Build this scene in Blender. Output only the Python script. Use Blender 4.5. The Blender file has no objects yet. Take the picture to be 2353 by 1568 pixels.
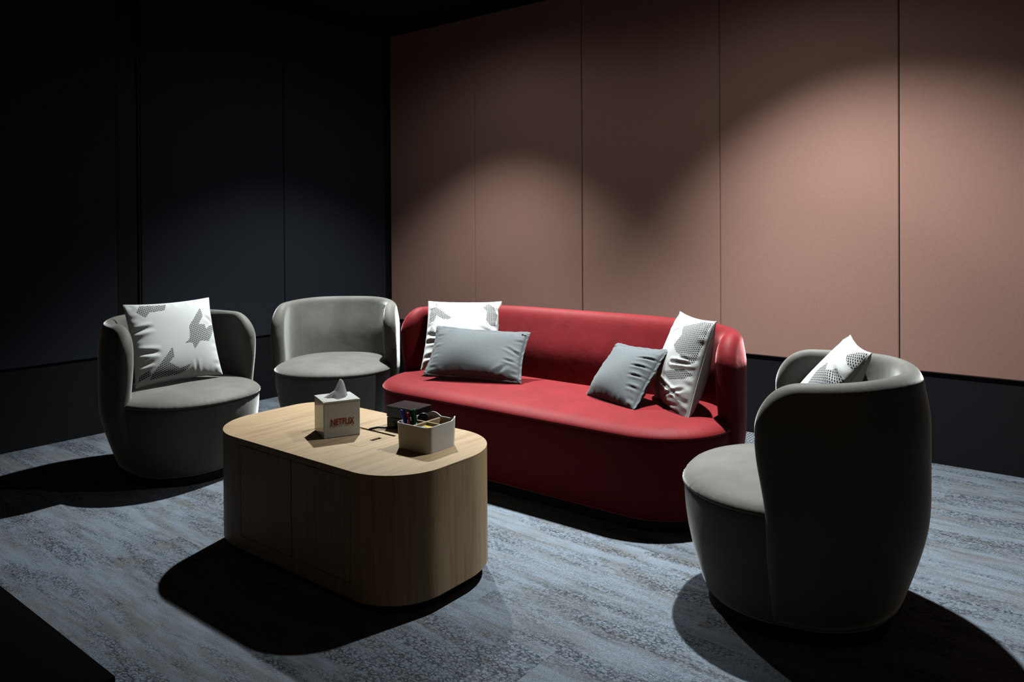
import bpy, bmesh, math, random
import numpy as np
from mathutils import Vector, Matrix
random.seed(7)
rng = np.random.default_rng(11)
sc = bpy.context.scene
COL = sc.collection

# ------------------------------------------------------------------ camera
FPX, PCY, AZ, ROLL, PITCH, CAMH = 1725.87, 539.77, 0.666005, -6.69e-3, 7.958e-3, 1.2
fwd0 = Vector((-math.sin(AZ), math.cos(AZ), 0)); right0 = Vector((math.cos(AZ), math.sin(AZ), 0)); zup = Vector((0, 0, 1))
fwd = fwd0 * math.cos(PITCH) - zup * math.sin(PITCH)
up0 = fwd0 * math.sin(PITCH) + zup * math.cos(PITCH)
rgt = right0 * math.cos(ROLL) + up0 * math.sin(ROLL)
upv = -right0 * math.sin(ROLL) + up0 * math.cos(ROLL)
cam = bpy.data.cameras.new('camera'); co = bpy.data.objects.new('camera', cam); COL.objects.link(co)
M = Matrix.Identity(4)
for i in range(3):
    M[i][0] = rgt[i]; M[i][1] = upv[i]; M[i][2] = -fwd[i]
M[2][3] = CAMH
co.matrix_world = M
cam.sensor_fit = 'HORIZONTAL'; cam.sensor_width = 36.0
cam.lens = 36.0 * FPX / 2353.0
cam.shift_x = 0.0; cam.shift_y = -(784.0 - PCY) / 2353.0
cam.clip_start = 0.05
sc.camera = co

# ------------------------------------------------------------------ world, lamps, exposure
w = bpy.data.worlds.new('world'); sc.world = w; w.use_nodes = True
bg = w.node_tree.nodes['Background']; bg.inputs[0].default_value = (0.75, 0.85, 1.0, 1); bg.inputs[1].default_value = 0.0006
sc.view_settings.view_transform = 'Standard'; sc.view_settings.look = 'None'
sc.view_settings.exposure = 0.0; sc.view_settings.gamma = 1.0; sc.view_settings.use_curve_mapping = False

def spot(name, loc, aim, power, half, blend, color=(0.96, 1.0, 0.98), radius=0.03):
    L = bpy.data.lights.new(name, 'SPOT'); L.energy = power; L.color = color
    L.spot_size = 2 * math.radians(half); L.spot_blend = blend; L.shadow_soft_size = radius
    o = bpy.data.objects.new(name, L); COL.objects.link(o); o.location = loc
    o.rotation_euler = (Vector(aim) - Vector(loc)).to_track_quat('-Z', 'Y').to_euler()
    return o
LAMP_A = (-3.19, 3.17, 2.78)
LAMP_B = (-1.25, 3.12, 2.78)
# each lamp: a wide beam with a soft rim and a hotter core straight below it
spot('spot_lamp', LAMP_A, (LAMP_A[0] - .22, LAMP_A[1] + .03, 0), 440, 47.6, 0.65)
spot('spot_lamp', LAMP_B, (LAMP_B[0] + .48, LAMP_B[1] + .50, 0), 680, 48.8, 0.75)
spot('spot_lamp_spill', LAMP_A, (LAMP_A[0], LAMP_A[1], 0), 26, 84, 0.5)
spot('spot_lamp_spill', LAMP_B, (LAMP_B[0], LAMP_B[1], 0), 34, 84, 0.5)
spot('spot_lamp_core', LAMP_A, (LAMP_A[0] + .22, LAMP_A[1] - .52, 0), 1020, 43.5, 1.0)
spot('spot_lamp_core', LAMP_B, (LAMP_B[0] - .12, LAMP_B[1] - .14, 0), 760, 42, 1.0)
# unseen dim warm fill behind the viewer, added to lift and warm the shade
Lw = bpy.data.lights.new('back_fill', 'POINT'); Lw.energy = 22; Lw.color = (1.0, .70, .36); Lw.shadow_soft_size = .22
ow = bpy.data.objects.new('back_fill', Lw); COL.objects.link(ow); ow.location = (.5, -.7, 2.6)
ALB = 0.36        # one common scale for every surface colour; the lamps are brighter by the same factor

# ------------------------------------------------------------------ node helpers
class NT:
    def __init__(s, name):
        s.m = bpy.data.materials.new(name); s.m.use_nodes = True
        s.t = s.m.node_tree; s.b = s.t.nodes['Principled BSDF']
    def n(s, typ, **kw):
        x = s.t.nodes.new(typ)
        for k, v in kw.items():
            if k.startswith('i_'):
                key = k[2:]
                x.inputs[int(key) if key.isdigit() else key.replace('_', ' ')].default_value = v
            else: setattr(x, k, v)
        return x
    def l(s, a, b): s.t.links.new(a, b)
    def set(s, **kw):
        for k, v in kw.items():
            s.b.inputs[k.replace('_', ' ')].default_value = v * ALB if k in ('Specular_IOR_Level', 'Sheen_Weight') else v
    def coords(s, kind='Object', scale=(1, 1, 1), rot=(0, 0, 0)):
        tc = s.n('ShaderNodeTexCoord'); mp = s.n('ShaderNodeMapping')
        mp.inputs['Scale'].default_value = scale; mp.inputs['Rotation'].default_value = rot
        s.l(tc.outputs[kind], mp.inputs[0]); return mp.outputs[0]
    def geo(s, scale=(1, 1, 1), rot=(0, 0, 0)):
        tc = s.n('ShaderNodeNewGeometry'); mp = s.n('ShaderNodeMapping')
        mp.inputs['Scale'].default_value = scale; mp.inputs['Rotation'].default_value = rot
        s.l(tc.outputs['Position'], mp.inputs[0]); return mp.outputs[0]
    def noise(s, vec, scale, detail=3, rough=.5):
        x = s.n('ShaderNodeTexNoise'); x.inputs['Scale'].default_value = scale
        x.inputs['Detail'].default_value = detail; x.inputs['Roughness'].default_value = rough
        s.l(vec, x.inputs['Vector']); return x.outputs['Fac']
    def ramp(s, fac, stops):
        r = s.n('ShaderNodeValToRGB'); e = r.color_ramp.elements
        while len(e) < len(stops): e.new(.5)
        for el, (p, c) in zip(e, stops):
            el.position = p; el.color = (c[0], c[1], c[2], 1) if not isinstance(c, (int, float)) else (c, c, c, 1)
        s.l(fac, r.inputs[0]); return r.outputs[0]
    def mix(s, fac, a, b):
        x = s.n('ShaderNodeMix', data_type='RGBA')
        for i, v in ((0, fac), (6, a), (7, b)):
            if hasattr(v, 'is_output'): s.l(v, x.inputs[i])
            elif i == 0: x.inputs[0].default_value = v
            else: x.inputs[i].default_value = (v[0], v[1], v[2], 1)
        return x.outputs[2]
    def math(s, op, a, b=0.0, clamp=False):
        x = s.n('ShaderNodeMath', operation=op); x.use_clamp = clamp
        for i, v in ((0, a), (1, b)):
            if hasattr(v, 'is_output'): s.l(v, x.inputs[i])
            else: x.inputs[i].default_value = v
        return x.outputs[0]
    def bump(s, h, strength, dist):
        b = s.n('ShaderNodeBump'); b.inputs['Strength'].default_value = strength; b.inputs['Distance'].default_value = dist
        s.l(h, b.inputs['Height']); s.l(b.outputs[0], s.b.inputs['Normal'])
    def col(s, c):
        x = s.n('ShaderNodeMix', data_type='RGBA', blend_type='MULTIPLY'); x.inputs[0].default_value = 1
        s.l(c, x.inputs[6]); x.inputs[7].default_value = (ALB, ALB, ALB, 1); s.l(x.outputs[2], s.b.inputs['Base Color'])

def plain(name, c, rough=.5, metal=0., spec=.5, coat=0.):
    t = NT(name); t.set(Base_Color=(*c, 1), Roughness=rough, Metallic=metal, Specular_IOR_Level=spec, Coat_Weight=coat)
    # slight mottling so that nothing is perfectly flat
    v = t.coords(); f = t.noise(v, 40, 3)
    t.col(t.mix(f, [x * .9 for x in c], [min(1, x * 1.1) for x in c])); return t.m

def velvet(name, dark, light, sheen_tint, sheen=.6):
    t = NT(name); v = t.coords(scale=(1, 1, .6))
    n1 = t.noise(v, 5.5, 4, .6); n2 = t.noise(t.coords(), 420, 2)
    c = t.mix(t.ramp(n1, [(.3, 0.), (.7, 1.)]), dark, light)
    t.col(c); t.set(Roughness=.62, Specular_IOR_Level=.22, Sheen_Weight=sheen, Sheen_Roughness=.32, Sheen_Tint=(*sheen_tint, 1))
    h = t.math('ADD', t.math('MULTIPLY', n2, .12), t.math('MULTIPLY', t.noise(t.coords(), 16, 3), .9))
    t.bump(h, .18, .012); return t.m

MAT = {}
MAT['velvet_grey'] = velvet('grey_velvet', (.138, .136, .123), (.198, .196, .179), (.97, .99, .97), 1.5)
MAT['velvet_red'] = velvet('red_velvet', (.18, .008, .012), (.24, .012, .017), (1., .36, .38), 1.2)

def fabric_panel(name, c1, c2, sc_=900, bump=.25):
    t = NT(name); g = t.geo()
    n = t.noise(g, sc_ * .3, 3, .7); n2 = t.noise(g, 3, 3)
    c = t.mix(t.ramp(n, [(.3, 0.), (.7, 1.)]), c1, c2)
    c = t.mix(t.math('MULTIPLY', n2, .25), c, [x * .85 for x in c1])
    t.col(c); t.set(Roughness=.95, Specular_IOR_Level=.1, Sheen_Weight=.08)
    t.bump(n, bump, .002); return t.m
MAT['pink'] = fabric_panel('pink_wool', (.38, .212, .170), (.46, .272, .220))
MAT['navy'] = fabric_panel('navy_wool', (.022, .027, .037), (.029, .035, .046))
MAT['wall_dark'] = plain('dark_paint', (.009, .0105, .0135), .55, spec=.3)
MAT['black'] = plain('black_matte', (.006, .006, .007), .6, spec=.3)
MAT['ceil'] = plain('ceiling_black', (.014, .015, .017), .7, spec=.2)
MAT['plastic_black'] = plain('black_plastic', (.012, .012, .013), .3)
MAT['gloss_black'] = plain('gloss_black', (.010, .010, .011), .12)
MAT['lid_smoke'] = plain('smoke_lid', (.045, .036, .037), .16)
MAT['white_metal'] = plain('white_lacquer', (.84, .84, .81), .3, coat=.4)
MAT['white_plastic'] = plain('warm_white_plastic', (.82, .79, .75), .35)
MAT['tissue'] = plain('tissue_paper', (.95, .95, .98), .9, spec=.1)
def thin_paper(m):
    t = m.node_tree; tr_ = t.nodes.new('ShaderNodeBsdfTranslucent'); tr_.inputs[0].default_value = (1.2 * ALB, 1.2 * ALB, 1.26 * ALB, 1)
    mx = t.nodes.new('ShaderNodeMixShader'); mx.inputs[0].default_value = .45; out = t.nodes['Material Output']
    t.links.new(t.nodes['Principled BSDF'].outputs[0], mx.inputs[1]); t.links.new(tr_.outputs[0], mx.inputs[2]); t.links.new(mx.outputs[0], out.inputs[0])
thin_paper(MAT['tissue'])
MAT['red_print'] = plain('red_print', (.42, .012, .014), .5)
MAT['grille'] = plain('grille_metal', (.42, .47, .52), .4, metal=.35)

def wood(name, stretch, k=1.0):
    t = NT(name); v = t.geo(scale=stretch)
    n = t.noise(v, 3.0, 6, .6)
    fine = t.noise(t.geo(scale=tuple(x * 5 for x in stretch)), 5, 2)
    c = t.ramp(n, [(.28, (.39 * k, .265 * k, .143 * k)), (.5, (.55 * k, .395 * k, .23 * k)), (.72, (.63 * k, .465 * k, .285 * k))])
    c = t.mix(t.math('MULTIPLY', fine, .35), c, (.25 * k, .165 * k, .095 * k))
    t.col(c); t.set(Roughness=.48, Specular_IOR_Level=.35); t.bump(fine, .08, .001); return t.m
MAT['wood_top'] = wood('oak_top', (22, 1.4, 22))
MAT['wood_side'] = wood('oak_side', (22, 22, 1.1))
MAT['wood_light'] = wood('bamboo', (8, 40, 40), 1.0)

def carpet():
    t = NT('carpet_loop')
    # planks laid along x: every plank has its own shift of the pattern
    g = t.n('ShaderNodeNewGeometry')
    sep = t.n('ShaderNodeSeparateXYZ'); t.l(g.outputs['Position'], sep.inputs[0])
    row = t.math('FLOOR', t.math('MULTIPLY', sep.outputs[1], 4.0))
    coln = t.math('FLOOR', t.math('ADD', sep.outputs[0], t.math('MULTIPLY', row, .37)))
    wn = t.n('ShaderNodeTexWhiteNoise', noise_dimensions='2D')
    cmb = t.n('ShaderNodeCombineXYZ'); t.l(row, cmb.inputs[0]); t.l(coln, cmb.inputs[1]); t.l(cmb.outputs[0], wn.inputs['Vector'])
    off = t.n('ShaderNodeVectorMath', operation='SCALE'); t.l(wn.outputs['Color'], off.inputs[0]); off.inputs['Scale'].default_value = .35
    add = t.n('ShaderNodeVectorMath', operation='ADD'); t.l(g.outputs['Position'], add.inputs[0]); t.l(off.outputs[0], add.inputs[1])
    def mp(scale):
        m = t.n('ShaderNodeMapping'); m.inputs['Scale'].default_value = scale; t.l(add.outputs[0], m.inputs[0]); return m.outputs[0]
    streak = t.noise(mp((1.3, 9, 1)), 2.2, 5, .62)
    streak2 = t.noise(mp((3., 26, 1)), 2.0, 4, .6)
    blotch = t.noise(mp((1.6, 3.4, 1)), 2.3, 4, .6)
    grain = t.noise(mp((1, 1, 1)), 330, 2, .7)
    wob = t.noise(mp((1, 1, 1)), 60, 3, .6)
    base = t.mix(t.ramp(streak, [(.40, 0.), (.56, 1.)]), (.195, .215, .238), (.238, .290, .362))
    base = t.mix(t.ramp(blotch, [(.50, 0.), (.66, .6)]), base, (.185, .184, .176))
    base = t.mix(t.ramp(streak2, [(.50, 0.), (.68, .7)]), base, (.285, .345, .425))
    vo = t.n('ShaderNodeTexVoronoi', feature='DISTANCE_TO_EDGE'); vo.inputs['Scale'].default_value = 78
    dist = t.n('ShaderNodeVectorMath', operation='SCALE'); dist.inputs['Scale'].default_value = .010
    nz = t.n('ShaderNodeTexNoise'); nz.inputs['Scale'].default_value = 45; t.l(add.outputs[0], nz.inputs['Vector']); t.l(nz.outputs['Color'], dist.inputs[0])
    a2 = t.n('ShaderNodeVectorMath', operation='ADD'); t.l(mp((.85, 1.2, 1)), a2.inputs[0]); t.l(dist.outputs[0], a2.inputs[1])
    t.l(a2.outputs[0], vo.inputs['Vector'])
    edge = t.ramp(vo.outputs['Distance'], [(.04, 1.), (.24, 0.)])
    band = t.ramp(t.noise(mp((.9, 5.2, 1)), 2.1, 4, .6), [(.44, 0.), (.60, 1.)])
    brk = t.ramp(wob, [(.38, 0.), (.54, 1.)])
    crack = t.math('MULTIPLY', t.math('MULTIPLY', edge, band), brk)
    base = t.mix(t.math('MULTIPLY', crack, .88), base, (.022, .026, .034))
    base = t.mix(t.ramp(grain, [(.34, .75), (.56, 0.)]), base, (.07, .073, .08))
    t.col(base); t.set(Roughness=.95, Specular_IOR_Level=.08)
    h = t.math('SUBTRACT', grain, t.math('MULTIPLY', crack, 1.5)); t.bump(h, .5, .004)
    return t.m
MAT['carpet'] = carpet()

def printed_linen():
    t = NT('printed_linen')
    uv = t.n('ShaderNodeTexCoord'); 
    m = t.n('ShaderNodeMapping'); m.inputs['Rotation'].default_value = (0, 0, .62); m.inputs['Scale'].default_value = (1, 1, 1)
    t.l(uv.outputs['UV'], m.inputs[0])
    br = t.n('ShaderNodeTexBrick'); br.offset = .5
    br.inputs['Scale'].default_value = 1.0; br.inputs['Mortar Size'].default_value = .00115; br.inputs['Mortar Smooth'].default_value = .2
    br.inputs['Brick Width'].default_value = .0115; br.inputs['Row Height'].default_value = .0075
    t.l(m.outputs[0], br.inputs['Vector'])
    at = t.n('ShaderNodeAttribute', attribute_name='print_edge')
    wob = t.noise(uv.outputs['UV'], 90, 2)
    e = t.math('ADD', at.outputs['Fac'], t.math('MULTIPLY', t.math('SUBTRACT', wob, .5), .004))
    msk = t.math('GREATER_THAN', e, 0.0)
    dash = t.math('SUBTRACT', 1.0, br.outputs['Fac'])
    weave = t.noise(t.coords('UV', scale=(1, .25, 1)), 700, 2); weave2 = t.noise(t.coords('UV', scale=(.25, 1, 1)), 700, 2)
    wv = t.math('ADD', t.math('MULTIPLY', weave, .5), t.math('MULTIPLY', weave2, .5))
    base = t.mix(t.ramp(wv, [(.35, 0.), (.62, 1.)]), (.56, .59, .585), (.72, .75, .745))
    t.col(t.mix(t.math('MULTIPLY', t.math('MULTIPLY', msk, dash), .96), base, (.022, .022, .026)))
    t.set(Roughness=.9, Specular_IOR_Level=.12, Sheen_Weight=.1); t.bump(wv, .25, .002); return t.m
MAT['print'] = printed_linen()
def linen():
    t = NT('grey_linen'); v = t.coords('UV')
    a = t.noise(t.coords('UV', scale=(1, .2, 1)), 500, 2); b = t.noise(t.coords('UV', scale=(.2, 1, 1)), 500, 2)
    wv = t.math('ADD', t.math('MULTIPLY', a, .5), t.math('MULTIPLY', b, .5))
    t.col(t.mix(t.ramp(wv, [(.35, 0.), (.65, 1.)]), (.115, .13, .14), (.165, .184, .197)))
    t.set(Roughness=.85, Specular_IOR_Level=.15, Sheen_Weight=.15); t.bump(wv, .2, .002); return t.m
MAT['linen'] = linen()
for nm, c in (('ink_blue', (.03, .05, .55)), ('ink_red', (.5, .02, .05)), ('ink_green', (.01, .25, .09)), ('ink_black', (.015, .015, .02)),
              ('note_yellow', (.75, .58, .08)), ('note_blue', (.20, .52, .75)), ('cord', (.02, .022, .03))):
    MAT[nm] = plain(nm, c, .35)

# ------------------------------------------------------------------ mesh helpers
def link(name, me, mat, parent=None, smooth=True):
    o = bpy.data.objects.new(name, me); COL.objects.link(o)
    if mat: me.materials.append(MAT[mat] if isinstance(mat, str) else mat)
    if smooth:
        me.polygons.foreach_set('use_smooth', [True] * len(me.polygons))
    if parent: o.parent = parent
    return o
def mk(name, verts, faces, mat, parent=None, smooth=True, recalc=False):
    me = bpy.data.meshes.new(name); me.from_pydata([tuple(map(float, v)) for v in verts], [], faces); me.update()
    if recalc:
        bm = bmesh.new(); bm.from_mesh(me); bmesh.ops.remove_doubles(bm, verts=bm.verts, dist=1e-5)
        bmesh.ops.recalc_face_normals(bm, faces=bm.faces); bm.to_mesh(me); bm.free()
    return link(name, me, mat, parent, smooth)
def box(name, lo, hi, mat, parent=None, bev=0.0, seg=2, smooth=False):
    bm = bmesh.new(); bmesh.ops.create_cube(bm, size=1)
    for v in bm.verts:
        v.co = Vector([(lo[i] + hi[i]) / 2 + v.co[i] * (hi[i] - lo[i]) for i in range(3)])
    if bev: bmesh.ops.bevel(bm, geom=list(bm.edges), offset=bev, segments=seg, affect='EDGES', profile=.5)
    me = bpy.data.meshes.new(name); bm.to_mesh(me); bm.free()
    o = link(name, me, mat, parent, bool(bev) or smooth)
    if bev:
        wn = o.modifiers.new('weighted_normals', 'WEIGHTED_NORMAL'); wn.weight = 100
    return o
def tube(name, pts, r, mat, parent=None, n=8, caps=True):
    pts = [Vector(p) for p in pts]; V = []; Fc = []
    rr = r if isinstance(r, (list, tuple)) else [r] * len(pts)
    prev = None
    for i, p in enumerate(pts):
        d = (pts[min(i + 1, len(pts) - 1)] - pts[max(i - 1, 0)]).normalized()
        a = prev if prev else (Vector((0, 0, 1)) if abs(d.z) < .9 else Vector((1, 0, 0)))
        a = (a - d * a.dot(d)).normalized(); prev = a; b = d.cross(a)
        for k in range(n):
            t = 2 * math.pi * k / n; V.append(p + (a * math.cos(t) + b * math.sin(t)) * rr[i])
    for i in range(len(pts) - 1):
        for k in range(n):
            Fc.append((i * n + k, i * n + (k + 1) % n, (i + 1) * n + (k + 1) % n, (i + 1) * n + k))
    if caps: Fc += [tuple(range(n))[::-1], tuple((len(pts) - 1) * n + k for k in range(n))]
    return mk(name, V, Fc, mat, parent)
def thing(name, label, cat, loc=(0, 0, 0), rotz=0, group=None):
    o = bpy.data.objects.new(name, None); COL.objects.link(o); o.location = loc; o.rotation_euler = (0, 0, rotz)
    return tag(o, label, cat, group)
def tag(o, label, cat, group=None):
    o['label'] = label; o['category'] = cat
    if group: o['group'] = group
    return o
def struct(o): o['kind'] = 'structure'; return o

# ------------------------------------------------------------------ room shell
YW, XL, HC = 4.288, -4.664, 2.90
struct(box('floor', (XL - .3, -1.2, -.1), (2.2, YW + .12, 0), 'carpet'))
struct(box('ceiling', (XL - .3, -1.2, HC), (2.2, YW + .12, HC + .1), 'ceil'))
wb = struct(box('wall_back', (XL - .3, YW + .004, 0), (2.2, YW + .12, HC), 'wall_dark'))
wl = struct(box('wall_left', (XL - .3, -1.2, 0), (XL - .012, YW + .004, HC), 'wall_dark'))
struct(box('wall_right', (2.2, -1.2, 0), (2.3, YW + .12, HC), 'wall_dark'))
struct(box('wall_front', (XL - .3, -1.3, 0), (2.3, -1.2, HC), 'wall_dark'))
seams = [-4.64, -3.718, -2.758, -1.788, -.822, .165, 1.15, 2.14]
for a, b in zip(seams, seams[1:]):
    box('panel', (a + .0014, YW - .012, .459), (b - .0014, YW + .012, 2.797), 'pink', wb, bev=.009, seg=3)
lseams = [(-1.1, -.03), (-.026, 1.03), (1.034, 2.090), (2.232, 3.262), (3.266, 4.24)]
for a, b in lseams:
    box('panel', (XL - .012, a + .0015, .455), (XL, b - .0015, 2.797), 'navy', wl, bev=.004, seg=2)
# tall black recess between the dark panels (flush frame edge on its right side)
struct(box('trim_1', (XL - .012, 2.094, 0.0), (XL - .009, 2.216, 2.80), 'black'))
struct(box('trim_2', (XL - .012, 2.216, 0.0), (XL + .004, 2.226, 2.80), 'wall_dark', bev=.002))

# ------------------------------------------------------------------ rounded-rectangle outline, parametrised from the back centre
def outline(a, b, r, n=2400):
    """closed outline of a rounded rectangle: (points, normals, arclength) starting at back centre (0,+b), going to +x"""
    P = []; N = []
    def line(p, q, nrm, k):
        for i in range(k):
            t = i / k; P.append((p[0] + (q[0] - p[0]) * t, p[1] + (q[1] - p[1]) * t)); N.append(nrm)
    def arc(cx, cy, t0, k):
        for i in range(k):
            t = t0 - (math.pi / 2) * i / k
            P.append((cx + r * math.cos(t), cy + r * math.sin(t))); N.append((math.cos(t), math.sin(t)))
    k = n // 10
    line((0, b), (a - r, b), (0, 1), k); arc(a - r, b - r, math.pi / 2, k * 2)
    line((a, b - r), (a, -(b - r)), (1, 0), k); arc(a - r, -(b - r), 0, k * 2)
    line((a - r, -b), (-(a - r), -b), (0, -1), k * 2); arc(-(a - r), -(b - r), -math.pi / 2, k * 2)
    line((-a, -(b - r)), (-a, b - r), (-1, 0), k); arc(-(a - r), b - r, math.pi, k * 2)
    line((-(a - r), b), (0, b), (0, 1), k)
    P = np.array(P); N = np.array(N)
    S = np.concatenate([[0], np.cumsum(np.linalg.norm(np.diff(P, axis=0), axis=1))])
    Lt = S[-1] + np.linalg.norm(P[-1] - P[0])
    return P, N, S, Lt
def sample(O, s):
    P, N, S, Lt = O; s = np.mod(s, Lt)
    Pe = np.vstack([P, P[:1]]); Ne = np.vstack([N, N[:1]]); Se = np.append(S, Lt)
    f = lambda A: np.stack([np.interp(s, Se, A[:, 0]), np.interp(s, Se, A[:, 1])], -1)
    n = f(Ne); n /= np.linalg.norm(n, axis=-1, keepdims=True)
    return f(P if False else Pe), n
def smooth01(x): x = np.clip(x, 0, 1); return x * x * (3 - 2 * x)

def seat_piece(root, a, b, r, mat, zs=.38, zt=.438, H_back=.777, H_wing=.764, T=.078, T_low=.112, taper=.065,
               y_front=-.06, nose=.03, drop=.135, corner=.125, nloop=300, nose_z=.60, lean=.0, proud=.024, zb=.045):
    O = outline(a, b, r); P, N, S, Lt = O
    def off(z):
        z = np.asarray(z, float)
        low = -taper * (1 - np.clip((z - zb) / (zs - .03 - zb), 0, 1)) ** 1.7
        return low + lean * smooth01((z - zs + .06) / .26)
    # ---- plinth
    s = np.linspace(0, Lt, 120, endpoint=False); p, n = sample(O, s)
    V = []; Fc = []
    for z in (0.0, zb + .01):
        for q in p - n * (taper + .018): V.append((q[0], q[1], z))
    k = len(s)
    for i in range(k): Fc.append((i, (i + 1) % k, k + (i + 1) % k, k + i))
    Fc += [tuple(range(k))[::-1], tuple(range(k, 2 * k))]
    mk('plinth', V, Fc, 'black', root, smooth=False)
    # ---- seat base
    s = np.linspace(0, Lt, 160, endpoint=False); p, n = sample(O, s); k = len(s)
    rings = [(zb, -taper - .03), (zb, -taper - .014), (zb + .008, -taper - .006)]
    for z in np.linspace(zb + .03, zs - .004, 12): rings.append((z, float(off(z)) - .008))
    rings.append((zs, -.012))
    V = []; Fc = []
    for z, o in rings:
        for q in p + n * o: V.append((q[0], q[1], z))
    for j in range(len(rings) - 1):
        for i in range(k): Fc.append((j * k + i, j * k + (i + 1) % k, (j + 1) * k + (i + 1) % k, (j + 1) * k + i))
    Fc.append(tuple(range(k))[::-1]); Fc.append(tuple((len(rings) - 1) * k + i for i in range(k)))
    mk('seat_base', V, Fc, mat, root)
    # ---- seat cushion with gathered seam
    k = nloop; s = np.linspace(0, Lt, k, endpoint=False); p, n = sample(O, s)
    hz = zt - zs
    rings = [(zs - .004, -.016), (zs, -.002), (zs + .009, -.002), (zs + .018, -.010), (zs + .026, -.019), (zs + .034, -.034), (zs + .041, -.054),
             (zs + .041 + (hz - .041) * .42, -.085), (zs + .041 + (hz - .041) * .72, -.125), (zs + .041 + (hz - .041) * .92, -.18), (zt, -.25)]
    puck = np.zeros(k)
    for fq, am in ((97, .5), (61, .35), (143, .3), (38, .25)):
        puck += am * np.sin(fq * 2 * np.pi * np.arange(k) / k * (k / 360.) + rng.random() * 6)
    V = []; Fc = []
    for j, (z, o) in enumerate(rings):
        wgt = {1: .0005, 2: .0009, 3: .0009, 4: .0007, 5: .0004}.get(j, 0)
        q = p + n * (o + puck[:, None] * wgt)
        for i in range(k): V.append((q[i, 0], q[i, 1], z))
    for j in range(len(rings) - 1):
        for i in range(k): Fc.append((j * k + i, j * k + (i + 1) % k, (j + 1) * k + (i + 1) % k, (j + 1) * k + i))
    c0 = len(V); q = p + n * -.25
    if a > .6:
        Fc.append(tuple((len(rings) - 1) * k + i for i in range(k)))
    else:
        V.append((0, 0, zt + .003))
        for i in range(k): Fc.append(((len(rings) - 1) * k + i, (len(rings) - 1) * k + (i + 1) % k, c0))
    mk('seat_cushion', V, Fc, mat, root)
    # ---- back shell
    half = np.where((P[:, 0] >= 0) & (S < Lt / 2))[0]
    ys = P[half, 1]
    side = half[np.argmin(np.abs(ys - y_front) + (np.abs(P[half, 0]) < a * .9) * 9)]
    S0 = S[side]
    nu, nv = 121, 46
    wv = np.linspace(-1, 1, nu); u = np.sign(wv) * (1 - (1 - np.abs(wv)) ** 1.9)
    v = 1 - (1 - np.linspace(0, 1, nv)) ** 1.6
    U, Vv = np.meshgrid(u, v)
    u0 = 1 - corner / S0
    H = H_back - (H_back - H_wing) * smooth01((np.abs(U) - .25) / .6) - drop * (1 - np.sqrt(np.clip(1 - np.clip((np.abs(U) - u0) / (1 - u0), 0, 1) ** 2, 0, 1)))
    Zg = zb + Vv * (H - zb)
    Se = S0 + nose * smooth01((Zg - zs + .02) / .24)
    Sg = U * Se
    bd = np.concatenate([np.stack([Sg[-1], Zg[-1]], -1), np.stack([Sg[:, 0], Zg[:, 0]], -1), np.stack([Sg[:, -1], Zg[:, -1]], -1)])
    # dense boundary
    def dens(c): 
        out = []
        for i in range(len(c) - 1):
            for t in (0, .25, .5, .75): out.append(c[i] * (1 - t) + c[i + 1] * t)
        out.append(c[-1]); return np.array(out)
    bd = np.concatenate([dens(np.stack([Sg[-1], Zg[-1]], -1)), dens(np.stack([Sg[:, 0], Zg[:, 0]], -1)), dens(np.stack([Sg[:, -1], Zg[:, -1]], -1))])
    pts = np.stack([Sg.ravel(), Zg.ravel()], -1)
    D = np.full(len(pts), 9.)
    for i in range(0, len(bd), 64):
        D = np.minimum(D, np.min(np.hypot(pts[:, None, 0] - bd[None, i:i + 64, 0], pts[:, None, 1] - bd[None, i:i + 64, 1]), 1))
    D = D.reshape(Sg.shape)
    flat = off(Zg) + .004 + proud * smooth01((Zg - .08) / .34)
    nominal = flat - .020 * smooth01((Zg - .62) / .16)
    Ro = .036
    Tz = T + (T_low - T) * smooth01((.80 - Zg) / .26) * (1 - smooth01((np.abs(U) - .25) / .65))
    Tz = np.maximum(Tz - (flat - nominal), Ro + .012)
    Ri = np.maximum((Tz - Ro) * 1.1, .03)
    ro_ = Ro * (1 - np.sqrt(np.clip(1 - (1 - np.clip(D / Ro, 0, 1)) ** 2, 0, 1)))
    ri_ = (Tz - Ro) * np.sqrt(np.clip(1 - (1 - np.clip(D / Ri, 0, 1)) ** 2, 0, 1))
    p, n = sample(O, Sg.ravel()); p = p.reshape(*Sg.shape, 2); n = n.reshape(*Sg.shape, 2)
    edge0 = np.zeros_like(Zg, bool); edge0[-1, :] = True; edge0[:, 0] = True; edge0[:, -1] = True
    oo = np.where(edge0, nominal - Ro, nominal - ro_); ii = np.where(edge0, nominal - Ro, nominal - Ro - ri_)
    outer = p + n * oo[..., None]; inner = p + n * ii[..., None]
    V = []; Fc = []
    for A in (outer, inner):
        for j in range(nv):
            for i in range(nu): V.append((A[j, i, 0], A[j, i, 1], Zg[j, i]))
    B = nu * nv
    for j in range(nv - 1):
        for i in range(nu - 1):
            q = (j * nu + i, j * nu + i + 1, (j + 1) * nu + i + 1, (j + 1) * nu + i)
            Fc.append(q[::-1]); Fc.append(tuple(B + x for x in q))
    for i in range(nu - 1): Fc.append((i, i + 1, B + i + 1, B + i))
    sh = mk('backrest', V, Fc, mat, root, recalc=True)
    sm_ = sh.modifiers.new('soften', 'SMOOTH'); sm_.factor = .5; sm_.iterations = 5
    # inner seams of the wings
    for col in ((nu - 1) // 2 - int(nu * .19), (nu - 1) // 2 + int(nu * .19)):
        pl = [(inner[j, col, 0] + n[j, col, 0] * .0008, inner[j, col, 1] + n[j, col, 1] * .0008, Zg[j, col]) for j in range(nv) if zs + .03 < Zg[j, col] < .72]
        tube('seam', pl, .0018, mat, sh, n=6)
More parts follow.
